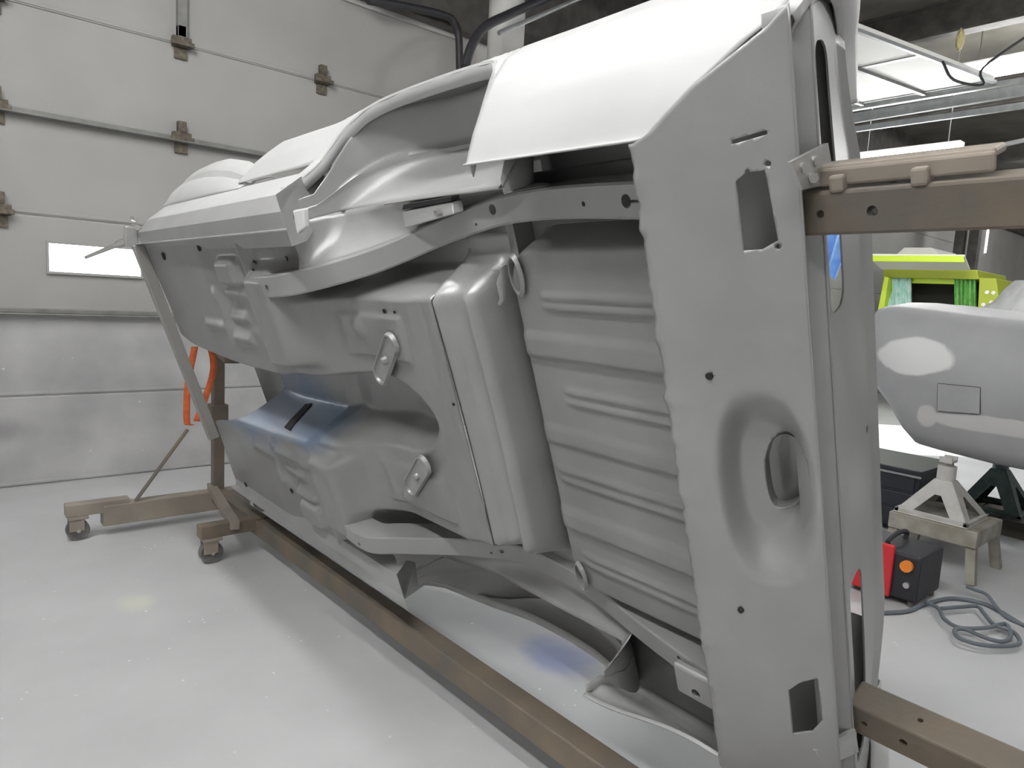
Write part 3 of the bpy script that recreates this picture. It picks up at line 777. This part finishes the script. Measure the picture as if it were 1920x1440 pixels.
# black discs and strip on the pans, painted as the dark inside holes and slots
def cup(X, w_, r, ax=1.0, aw=1.0, rot=0.0):
    z = floor_z(X, w_) - 0.0045; n = 12; V = []
    for s, dz in ((1.0, 0.0), (0.9, 0.003)):
        for k in range(n):
            a = 2*pi*k/n; x, y = r*ax*s*cos(a), r*aw*s*sin(a)
            V.append((X+x*cos(rot)-y*sin(rot), w_+x*sin(rot)+y*cos(rot), z+dz))
    return mobj('painted_drain_hole', V, [(k, (k+1) % n, n+(k+1) % n, n+k) for k in range(n)] + [tuple(range(n, 2*n))], DARK, S)
for px, py, r in ((480, 493, .012), (541, 484, .010), (477, 506, .006), (722, 583, .008), (741, 585, .005), (308, 480, .02), (375, 465, .014), (462, 908, .015), (548, 920, .013), (853, 757, .005), (655, 1020, .01)):
    v = onfloor(px, py)
    cup(v.x, v.y, r)
v = lz(563, 778, .20)
sl = [onfloor(590+(548-590)*t, 755+(806-755)*t) for t in (0, .25, .5, .75, 1)] + [onfloor(537+(576-537)*t, 800+(757-800)*t) for t in (0, .25, .5, .75, 1)]
sl = [(p.x, p.y, floor_z(p.x, p.y)-.007) for p in sl]
mobj('shifter_slot', sl, [(0, 1, 8, 9), (1, 2, 7, 8), (2, 3, 6, 7), (3, 4, 5, 6)], DARK, S, thick=.003)

# ================================================================== rotisserie
rot = empty('rotisserie_stand', (1.40, 2.0, 0), 'rusty steel tube rotisserie frame on casters, bolted to both ends of the shell', 'stand')
def rl_(v): return Vector(v)-rot.location
def rbeam(name, p, q, wd, ht, m=TUBEM, up=(0, 0, 1), bevel=.005): return beam(name, rl_(p), rl_(q), wd, ht, m, rot, up, bevel)
rbeam('base_tube', (1.49, -0.9, .16), (1.42, 4.50, .16), .085, .085, RUST)
rbeam('base_tube', (1.27, 3.68, .20), (1.40, 4.50, .20), .05, .05)
# front foot, long leg and step, stub leg
rbeam('cross_leg', (.78, 4.46, .125), (1.62, 4.46, .125), .09, .12)
rbeam('cross_leg', (1.60, 4.46, .155), (1.80, 4.46, .155), .07, .06)
rbeam('cross_leg', (.60, 4.46, .178), (.92, 4.46, .178), .075, .07)
rbeam('cross_leg', (1.10, 3.74, .178), (1.46, 3.74, .178), .075, .07, RUST)
rbeam('cross_leg', (.70, -.85, .16), (2.1, -.85, .16), .09, .10, RUST)
def caster(x, y, ztop):
    cb = multi('caster_bracket', [[rl_(v) for v in boxv((x-.05, y-.04, ztop-.02), (x+.05, y+.04, ztop))], [rl_(v) for v in boxv((x-.045, y-.034, .055), (x+.03, y-.028, ztop-.02))],
                             [rl_(v) for v in boxv((x-.045, y+.028, .055), (x+.03, y+.034, ztop-.02))]], TUBEM, rot, bevel=.003)
    cyl('caster_wheel', rl_((x, y-.024, .058)), rl_((x, y+.024, .058)), .058, RUBBER, cb, 24)
    cyl('caster_axle', rl_((x, y-.04, .058)), rl_((x, y+.04, .058)), .01, BOLT, cb, 10)
c1, c2 = gz(146, 1003), gz(391, 1049)
caster(.66, 4.46, .143); caster(c2.x, 3.74, .143); caster(1.72, 4.46, .125); caster(.80, -.85, .11); caster(2.0, -.85, .11)
# front post, brace, cross bar bolted to the firewall end
top = l2w((4.02, -.55, .10))
rbeam('front_post', (1.42, 4.44, .2), (1.42, 4.44, 1.2), .065, .065, RUST, up=(0, 1, 0))
rbeam('diagonal_brace', gy(252, 942, 4.44), gy(352, 805, 4.44), .012, .04, RUST, up=(0, 1, 0))
rbeam('post_collar', (1.42, 4.44, .62), (1.42, 4.44, .74), .10, .10, RUST, up=(0, 1, 0))
a, b = l2w((3.965, .70, .015)), l2w((3.965, -.40, .015))
rbeam('front_cross_bar', a, b, .055, .045, mat('blasted_bar_steel', (.36, .35, .33), .5, .3), up=tuple(EL))
rbeam('spindle', (1.42, 4.42, 1.10), l2w((3.95, 0, .26)), .08, .08, RUST)
# clamp with pin at the upper front corner
p0 = l2w((3.97, .735, .02))
multi('clamp_block', [[rl_(v) for v in beamv(p0+Vector((-.02, 0, -.05)), p0+Vector((-.02, 0, .05)), .06, .05, (0, 1, 0))], [rl_(v) for v in beamv(p0+Vector((-.05, 0, .0)), p0+Vector((.05, .0, .03)), .03, .03)]], ZINC, rot, bevel=.006)
for dz in (.045, .085):
    cyl('clamp_bolt', rl_(p0+Vector((0, -.04, dz))), rl_(p0+Vector((0, .04, dz+.01))), .014, BOLT, rot, 10)
pe = gy(160, 483, 4.15)
tube('clamp_pin', [rl_(p0), rl_(p0.lerp(pe, .35)), rl_(p0.lerp(pe, .36)), rl_(pe)], [.02, .02, .013, .008], BOLT, rot, 10)
# rear arms
ARMU_Z, ARML_Z = .35, .405
def arm(wc, zc, m, wd=.075, ht=.062):
    p, q = l2w((.625, wc, zc)), l2w((-.85, wc, zc))
    o = mobj('rear_arm', [rl_(v) for v in beamv(p, q, ht, wd, tuple(EW))], BOXF, m, rot, bevel=.006); apply(o)
    def hole(X, d, r):
        c = l2w((X, wc, zc)); dv = Vector(d); v, f = tubev([c-dv*.12, c+dv*.12], r, 14); return ([rl_(x) for x in v], f)
    cut(o, [hole(.50, tuple(EU), .009), hole(.585, tuple(EU), .007), hole(.48, tuple(EW), .006)])
    return o
arm(.598, .33, RUST); arm(-.60, .405, RUST, .085, .085)
rbeam('rear_cross_beam', l2w((-.85, .75, .37)), l2w((-.85, -.75, .40)), .09, .09, RUST, up=tuple(EL))
rbeam('rear_post', (1.44, -.85, .2), (1.44, -.85, 1.5), .09, .09, RUST, up=(0, 1, 0))
# slotted angle on the upper arm, with spacer tabs and bolts
rbeam('angle_iron', l2w((.60, .668, .335)), l2w((.335, .668, .335)), .05, .014, TUBEM, up=tuple(EW))
rbeam('angle_iron', l2w((.60, .656, .312)), l2w((.335, .656, .312)), .010, .03, TUBEM, up=tuple(EW))
for X in (.555, .43):
    rbeam('spacer_tab', l2w((X, .632, .31)), l2w((X, .66, .31)), .03, .025, TUBEM, up=tuple(EL))
# bumper bracket plates bolted to the shell
pl = [l2w((.592, .700, .215)), l2w((.592, .708, .338)), l2w((.592, .640, .355)), l2w((.592, .650, .245))]
mp = mobj('mount_plate', [rl_(v) for v in pl], [(0, 1, 2, 3)], ZINC, rot, thick=.008)
for u, v_ in ((.3, .35), (.65, .3), (.4, .7)):
    c = pl[0].lerp(pl[1], u).lerp(pl[3].lerp(pl[2], u), v_); d = Vector(-EU*.6-EL*.8)
    cyl('mount_bolt', rl_(c-d*.02), rl_(c+d*.018), .009, BOLT, mp, 6)
pl = [l2w((.655, -.625, .25)), l2w((.60, -.60, .34)), l2w((.60, -.68, .35)), l2w((.64, -.68, .27))]
mobj('mount_plate', [rl_(v) for v in pl], [(0, 1, 2, 3)], ZINC, rot, thick=.008)

# orange ratchet straps hanging at the front end
def strap(path, label):
    P = [Vector(p) for p in path]; V, Fc = [], []
    o = None
    P = crom(P, 6)
    for i, p in enumerate(P):
        s = Vector((0.7, -.7, 0)).normalized()*.02
        V += [p-s, p+s]
    for i in range(len(P)-1): Fc.append((2*i, 2*i+1, 2*i+3, 2*i+2))
    o = mobj('ratchet_strap', V, Fc, STRAP, None, smooth=True, thick=.004)
    return tag(o, label, 'strap', 'orange straps')
strap([gy(392, 640, 4.30), gy(400, 690, 4.30), gy(385, 745, 4.30), gy(368, 790, 4.30)], 'orange strap hanging through the tunnel mouth of the shell')
strap([gy(365, 650, 4.33), gy(352, 720, 4.33), gy(350, 790, 4.33), gy(358, 797, 4.33)], 'orange strap hanging left of the front post')

# ================================================================== second car at the right
car2 = empty('second_car_body', (5.6, 0, 0), 'grey primered car body with pale filler patches on jack stands', 'car body')
def c2(v): return Vector(v)-car2.location
XS = 4.72
secs = []
ysec = [1.98, 1.92, 1.86, 1.80, 1.74, 1.70, 1.66, 1.62, 1.58, 1.50, 1.2, .9, .5, 0, -.6, -1.3, -2.0, -2.5]
for y in ysec:
    zb = lerp1([(-2.5, .62), (1.2, .675), (1.50, .70), (1.62, .715), (1.70, .79), (1.80, .92), (1.98, 1.10)], y)
    zt = lerp1([(-2.5, 1.50), (1.1, 1.525), (1.6, 1.565), (1.9, 1.59), (1.98, 1.57)], y)
    pull = .05*sm(1.7, 1.98, y)
    h_ = zt-zb
    side = [(.16, zb), (.09, zb+.02), (.04, zb+.12*h_), (.02, zb+.25*h_), (.0, zb+.45*h_), (.0, zb+.55*h_), (.03, zb+.70*h_), (.075, zb+.82*h_), (.11, zb+.93*h_), (.16, zt-.012), (.22, zt), (.5, zt+.03), (.9, zt+.045)]
    L_ = [(XS+a+pull, y, z) for a, z in side]
    R_ = [(XS+1.8-a-pull, y, z) for a, z in reversed(side)]
    secs.append([c2(v) for v in L_+R_])
grid('body_skin', secs, PRIMER, car2, .004, 60)
mobj('tail_end', secs[0], [tuple(range(len(secs[0])))], PRIMER, car2, thick=.003)
# filler patches are on the skin itself: stains in the primer
def o2(px, py, x=XS+.02): v = gx(px, py, x)-car2.location; return (v.x, v.y, v.z)
add_patch(PRIMER, [(o2(1716, 668), (.5, .215, .115))], (.60, .60, .60), .08, .22, 5)
add_patch(PRIMER, [(o2(1880, 800), (.5, .42, .052)), (o2(1737, 780), (.5, .06, .07))], (.46, .455, .45), .12, .30, 5)
fd = [gx(1759, 719, XS-.004), gx(1838, 727, XS-.004), gx(1837, 776, XS-.002), gx(1758, 770, XS-.002)]
V = []
for k, p in enumerate(fd):
    V.append(c2(p))
rim = []
for i in range(4):
    a, b = fd[i], fd[(i+1) % 4]
    rim.append([c2(v) for v in beamv(a, b, .006, .006, (1, 0, 0))])
multi('fuel_door_gap', rim, DARK, car2)
mobj('fuel_door', V, [(0, 1, 2, 3)], PRIMER, car2, thick=.006)

def jack_stand(loc, hgt, bw, m, label):
    o = empty('jack_stand', loc, label, 'jack stand', 'jack stands under the second car')
    b = bw/2; t = .045; zt = hgt*.62
    # base frame
    multi('base_frame', [boxv((-b, -b, 0), (b, -b+.025, .03)), boxv((-b, b-.025, 0), (b, b, .03)), boxv((-b, -b, 0), (-b+.025, b, .03)), boxv((b-.025, -b, 0), (b, b, .03))], m, o, bevel=.003)
    # four pressed sides, each a frame round a triangular opening
    for k in range(4):
        a = pi/2*k
        def R(x, y, z): return (x*cos(a)-y*sin(a), x*sin(a)+y*cos(a), z)
        outer = [(-b, 0), (b, 0), (t, zt), (-t, zt)]
        inner = [(-b*.50, .14*zt), (b*.50, .14*zt), (t*.38, .62*zt), (-t*.38, .62*zt)]
        def dep(z): return -(b + (t-b)*z/zt)
        V = [R(x, dep(z), z) for x, z in outer] + [R(x, dep(z), z) for x, z in inner]
        mobj('stand_side', V, [(0, 1, 5, 4), (1, 2, 6, 5), (2, 3, 7, 6), (3, 0, 4, 7)], m, o, thick=.005)
    cyl('collar', (0, 0, zt-.02), (0, 0, zt+.09), .052, m, o, 14)
    cyl('ratchet_post', (0, 0, zt+.05), (0, 0, hgt-.02), .022, m, o, 12)
    multi('saddle', [boxv((-.05, -.035, hgt-.025), (.05, .035, hgt-.01)), boxv((-.05, -.035, hgt-.01), (-.038, .035, hgt+.01)), boxv((.038, -.035, hgt-.01), (.05, .035, hgt+.01))], m, o)
    return o
def work_stand(loc, sx, sy, hgt, m, label):
    o = empty('work_stand', loc, label, 'stand', 'low stands under the jack stands')
    multi('top_beam', [boxv((-sx, -sy, hgt-.10), (sx, sy, hgt))], m, o, bevel=.006)
    for ax in (-1, 1):
        for ay in (-1, 1):
            beam('leg', (ax*(sx-.04), ay*(sy-.03), hgt-.10), (ax*(sx-.0), ay*(sy), 0), .05, .05, m, o, (0, 1, 0))
    return o
jack_stand((4.80, 1.42, .31), .36, .40, STANDM, 'light grey jack stand nearest the shell')
work_stand((4.82, 1.40, 0), .24, .24, .31, HORSEM, 'worn grey low stand under the light grey jack stand')
q = gx(1862, 950, 6.1)
jack_stand((6.15, q.y, .12), .50, .42, STANDG, 'dark green jack stand farther back under the second car')
bx = empty('stand_block', (6.15, q.y, 0), 'dark timber block under the green jack stand', 'block')
for k in range(3): box('timber', (-.26, -.27+.18*k, 0), (.26, -.10+.18*k, .12), mat('dark_timber_%d' % k, (.07, .06, .05), .8), bx, .004)

# ================================================================== welder, cable, chest
wb = gz(1676, 1128); wb.x += .12; wb.y += .02
wel = empty('welder', (wb.x, wb.y, 0), 'red and black welding machine on the floor by the low stand', 'welder')
box('case', (-.14, -.13, .03), (.20, .215, .28), BLACKM, wel, .015)
box('front_panel', (-.165, -.005, .03), (-.14, .215, .31), REDM, wel, .008)
box('front_panel', (-.165, .215, .05), (.18, .235, .31), REDM, wel, .008)
box('label_plate', (-.169, .07, .20), (-.165, .095, .235), LAMPBODY, wel)
cyl('control_knob', (-.138, -.07, .22), (-.165, -.07, .22), .03, ORANGEM, wel, 16)
cyl('gas_inlet', (-.138, -.08, .12), (-.16, -.08, .12), .016, BOLT, wel, 10)
tube('handle', crom([(-.1, .05, .275), (-.1, .05, .32), (.02, .05, .335), (.14, .05, .32), (.14, .05, .275)], 5), .014, BLACKM, wel)
for yy in (-.10, .18):
    for xx in (-.11, .16): cyl('foot', (xx, yy, 0), (xx, yy, .03), .018, RUBBER, wel, 10)
pth = [(1640, 1150), (1700, 1146), (1728, 1135), (1780, 1122), (1838, 1130), (1875, 1146), (1915, 1170), (1960, 1190)]
cp = [gz(px, py, .011) for px, py in pth]
cab = tube('power_cable', crom(cp, 6), .011, CABLEM, None, 8); tag(cab, 'dark grey cable running from the welder to the right frame edge', 'cable')
pth = [(1735, 1128), (1760, 1141), (1770, 1160), (1800, 1177), (1850, 1177), (1885, 1170), (1895, 1192), (1880, 1203), (1845, 1195), (1810, 1180), (1790, 1182), (1800, 1197), (1840, 1209), (1890, 1211), (1912, 1205), (1900, 1185), (1865, 1172), (1845, 1150), (1832, 1137), (1800, 1138), (1765, 1141)]
cab2 = tube('coiled_cable', crom([gz(px, py, .034) for px, py in pth], 6), .010, CABLEM, None, 8); tag(cab2, 'grey blue cable lying in loose coils on the bright floor', 'cable')
pth = [(1812, 1100), (1825, 1105), (1850, 1115), (1870, 1140), (1890, 1160), (1930, 1175)]
cab3 = tube('lead_cable', crom([gz(px, py, .055) for px, py in pth], 6), .009, CABLEM, None, 8); tag(cab3, 'thin cable running from under the low stand across the floor', 'cable')
ch = empty('tool_chest', (5.45, 1.92, 0), 'black low tool chest behind the light grey jack stand', 'chest')
box('chest_body', (-.25, -.22, .05), (.35, .45, .44), CHESTM, ch, .01)
for z in (.08, .20, .32):
    box('drawer', (-.262, -.20, z), (-.25, .43, z+.10), CHESTM, ch, .004)
box('chest_lid', (-.27, -.24, .44), (.37, .47, .475), CHESTM, ch, .006)
box('chest_trim', (-.275, -.24, .425), (-.262, .47, .44), RAILM, ch)
for xx in (-.2, .3):
    for yy in (-.15, .38): cyl('caster', (xx, yy-.015, .03), (xx, yy+.015, .03), .03, RUBBER, ch, 12)

# ================================================================== lime van behind
XV = 12.6
van = empty('lime_van', (XV+.8, gx(1750, 560, XV).y, 0), 'lime green van with its rear hatch raised over green curtains', 'van')
def vp(px, py, x=XV): return gx(px, py, x)-van.location
def slab(name, c4, x, d, m):
    V = [vp(a, b, x) for a, b in c4]; V2 = [v+Vector((d, 0, 0)) for v in V]
    return mobj(name, V+V2, BOXF, m, van, bevel=.01)
slab('body_corner', [(1634, 640), (1648, 640), (1666, 520), (1658, 518)], XV, .5, LIME)
slab('body_side', [(1830, 650), (1885, 650), (1868, 522), (1836, 520)], XV, 1.6, LIMED)
slab('rear_sill', [(1640, 690), (1872, 700), (1870, 650), (1645, 645)], XV, .25, LIMED)
slab('roof_rail', [(1655, 520), (1835, 524), (1832, 506), (1658, 503)], XV+.1, 1.5, LIMED)
slab('roof_panel', [(1680, 478), (1760, 478), (1745, 464), (1695, 464)], XV+.5, 1.2, VANW)
slab('hatch', [(1622, 490), (1808, 492), (1806, 479), (1622, 478)], XV-.55, .03, LIME)
hv = [vp(1625, 479, XV-.55), vp(1808, 481, XV-.55), vp(1818, 507, XV), vp(1653, 505, XV)]
mobj('hatch_lining', hv, [(0, 1, 2, 3)], VANW, van, thick=.03)
slab('interior', [(1660, 640), (1832, 645), (1830, 524), (1662, 520)], XV+.7, .9, VANIN)
slab('shelf_bar', [(1708, 518), (1790, 520), (1790, 510), (1708, 508)], XV+.25, .05, VANW)
slab('window_bar', [(1708, 531), (1790, 533), (1790, 521), (1708, 520)], XV+.25, .05, LIME)
def curtain(px0, px1, py0, py1, m, folds):
    rows = []
    for i in range(8):
        t = i/7; r = []
        for j in range(49):
            u = j/48; p = vp(px0+(px1-px0)*u + 3*sin(u*9)*t, py0+(py1-py0)*t, XV+.18)
            r.append(p+Vector((.035*sin(u*2*pi*folds + t), 0, 0)))
        rows.append(r)
    grid('curtain', rows, m, van, .004, 80)
curtain(1660, 1709, 508, 640, CURT1, 6); curtain(1789, 1830, 508, 640, CURT2, 5)
for px, py in ((1851, 548), (1863, 549), (1844, 571), (1859, 567)):
    p = vp(px, py, XV-.004); cyl('rivet', p, p+Vector((-.01, 0, 0)), .03, VANW, van, 12)
cyl('wheel', (-.1, -.62, .33), (.12, -.62, .33), .33, RUBBER, van, 24); cyl('wheel', (-.1, .55, .33), (.12, .55, .33), .33, RUBBER, van, 24)

# covered pile of parts at the right edge
def lump(name, c, r, m, label, cat, seed):
    bm = bmesh.new(); bmesh.ops.create_icosphere(bm, subdivisions=4, radius=1)
    for v in bm.verts:
        d = 1 + .28*mnoise.noise(v.co*2.2+Vector((seed, 0, 0))) + .10*mnoise.noise(v.co*6+Vector((seed, 3, 0)))
        v.co = Vector((v.co.x*r[0]*d, v.co.y*r[1]*d, max(v.co.z*r[2]*d, -c[2])))
    me = bpy.data.meshes.new(name); bm.to_mesh(me); bm.free(); me.materials.append(m)
    for p in me.polygons: p.use_smooth = True
    o = bpy.data.objects.new(name, me); o.location = c; link(o); return tag(o, label, cat)
lc = gx(1930, 560, 11.0)
lump('covered_parts_pile', (11.0, lc.y-.25, .9), (.9, .85, 1.2), TARP, 'lumpy grey dust-covered pile beside the lime van', 'pile', 3)
# blue plastic sheet hanging behind the tail
rows = []
for i in range(16):
    t = i/15; r = []
    for j in range(25):
        u = j/24; p = gx(1535+75*u*(1-.55*t), 395+125*t, 7.9)
        r.append(p+Vector((.05*sin(u*14+t*3), 0, -.04*sin(u*9)*t)))
    rows.append(r)
bs = grid('blue_sheet', rows, BLUE, None, .003, 80); tag(bs, 'blue plastic sheet hanging behind the upper tail-light opening', 'sheet')
# bright slit windows far right
for k, (px0, px1, py0, py1) in enumerate(((1846, 1856, 416, 474), (1604, 1632, 303, 333))):
    xf = 19.85 if k == 0 else 11.0
    a, b = gy(px0, py1, YW-.01), gy(px1, py0, YW-.01)
    we = empty('window_%d' % (k+5), (a.x, YW, a.z), kind='structure')
    box('pane', (0, -.02, 0), (b.x-a.x, -.012, b.z-a.z), GLASS, we)
    multi('window_frame', [boxv((-.05, -.03, -.05), (b.x-a.x+.05, -.022, 0)), boxv((-.05, -.03, b.z-a.z), (b.x-a.x+.05, -.022, b.z-a.z+.05))], WALLM, we)

# ================================================================== overhead pipes and cables by the wall corner
def pipe(name, pts, r, m, label, cat='pipe', group=None):
    o = tube(name, crom([Vector(p) for p in pts], 6), r, m, None, 10); return tag(o, label, cat, group)
pipe('conduit', [gy(690, 0, 5.6), gy(760, 12, 5.6), gy(836, 30, 5.6), gy(852, 45, 5.6), gy(860, 70, 5.6), gy(862, 130, 5.6)], .035, PIPEM, 'black conduit bending down at the end of the closed door')
pipe('hose', [gy(872, 125, 5.0), gy(885, 85, 5.0), gy(910, 50, 5.0), gy(960, 25, 5.0), gy(1060, -20, 5.0)], .04, PIPEM, 'black hose curving up beside the white pipe')
pipe('white_duct', [(gy(945, 140, 5.3).x, 5.3, 0.0), (gy(945, 140, 5.3).x, 5.3, 2.5), (gy(945, 140, 5.3).x, 5.3, 4.2)], .17, WHITEP, 'white wrapped vertical duct between the closed and open doors', 'duct')
pipe('overhead_rail', [gy(935, 62, 4.9), gy(1090, -4, 4.9)], .02, RAILM, 'thin pale rail slanting over the white duct', 'rail')
for k, (a, b, r) in enumerate((((1600, 243), (1925, 197), .03), ((1600, 222), (1925, 168), .05), ((1830, 283), (1925, 262), .02))):
    x = 9.0
    p, q_ = gx(a[0], a[1], x), gx(b[0], b[1], x)
    q_.y -= 1.5*(p.y-q_.y); q_.z = p.z + (q_.z-p.z)*2.5
    t_ = beam('overhead_track', Vector((0, 0, 0)), q_-p, r*1.4, r*2.2, RAILM); t_.location = p
    tag(t_, ['thin grey steel track below the rolled-up door', 'deep grey steel track along the edge of the rolled-up door', 'short thin grey track at the right frame edge'][k], 'track', 'overhead tracks')
for k, px in enumerate((1818, 1845)):
    p = gx(px, 320, 16.5); hgt = ZC
    o = box('steel_column', (-.09, -.09, 0), (.09, .09, hgt), BEAMM, None, .01); o.location = (16.5, p.y, 0)
    tag(o, ['dark steel column left of its neighbour behind the van', 'dark steel column right of its neighbour behind the van'][k], 'column', 'dark columns')
hk = gx(1800, 75, 8.0)
o = lump('hanging_handle', (8.0, hk.y, hk.z), (.035, .035, .10), mat('yellowed_plastic', (.55, .5, .25), .5), 'small yellowed pull handle hanging under the roof', 'handle', 9)
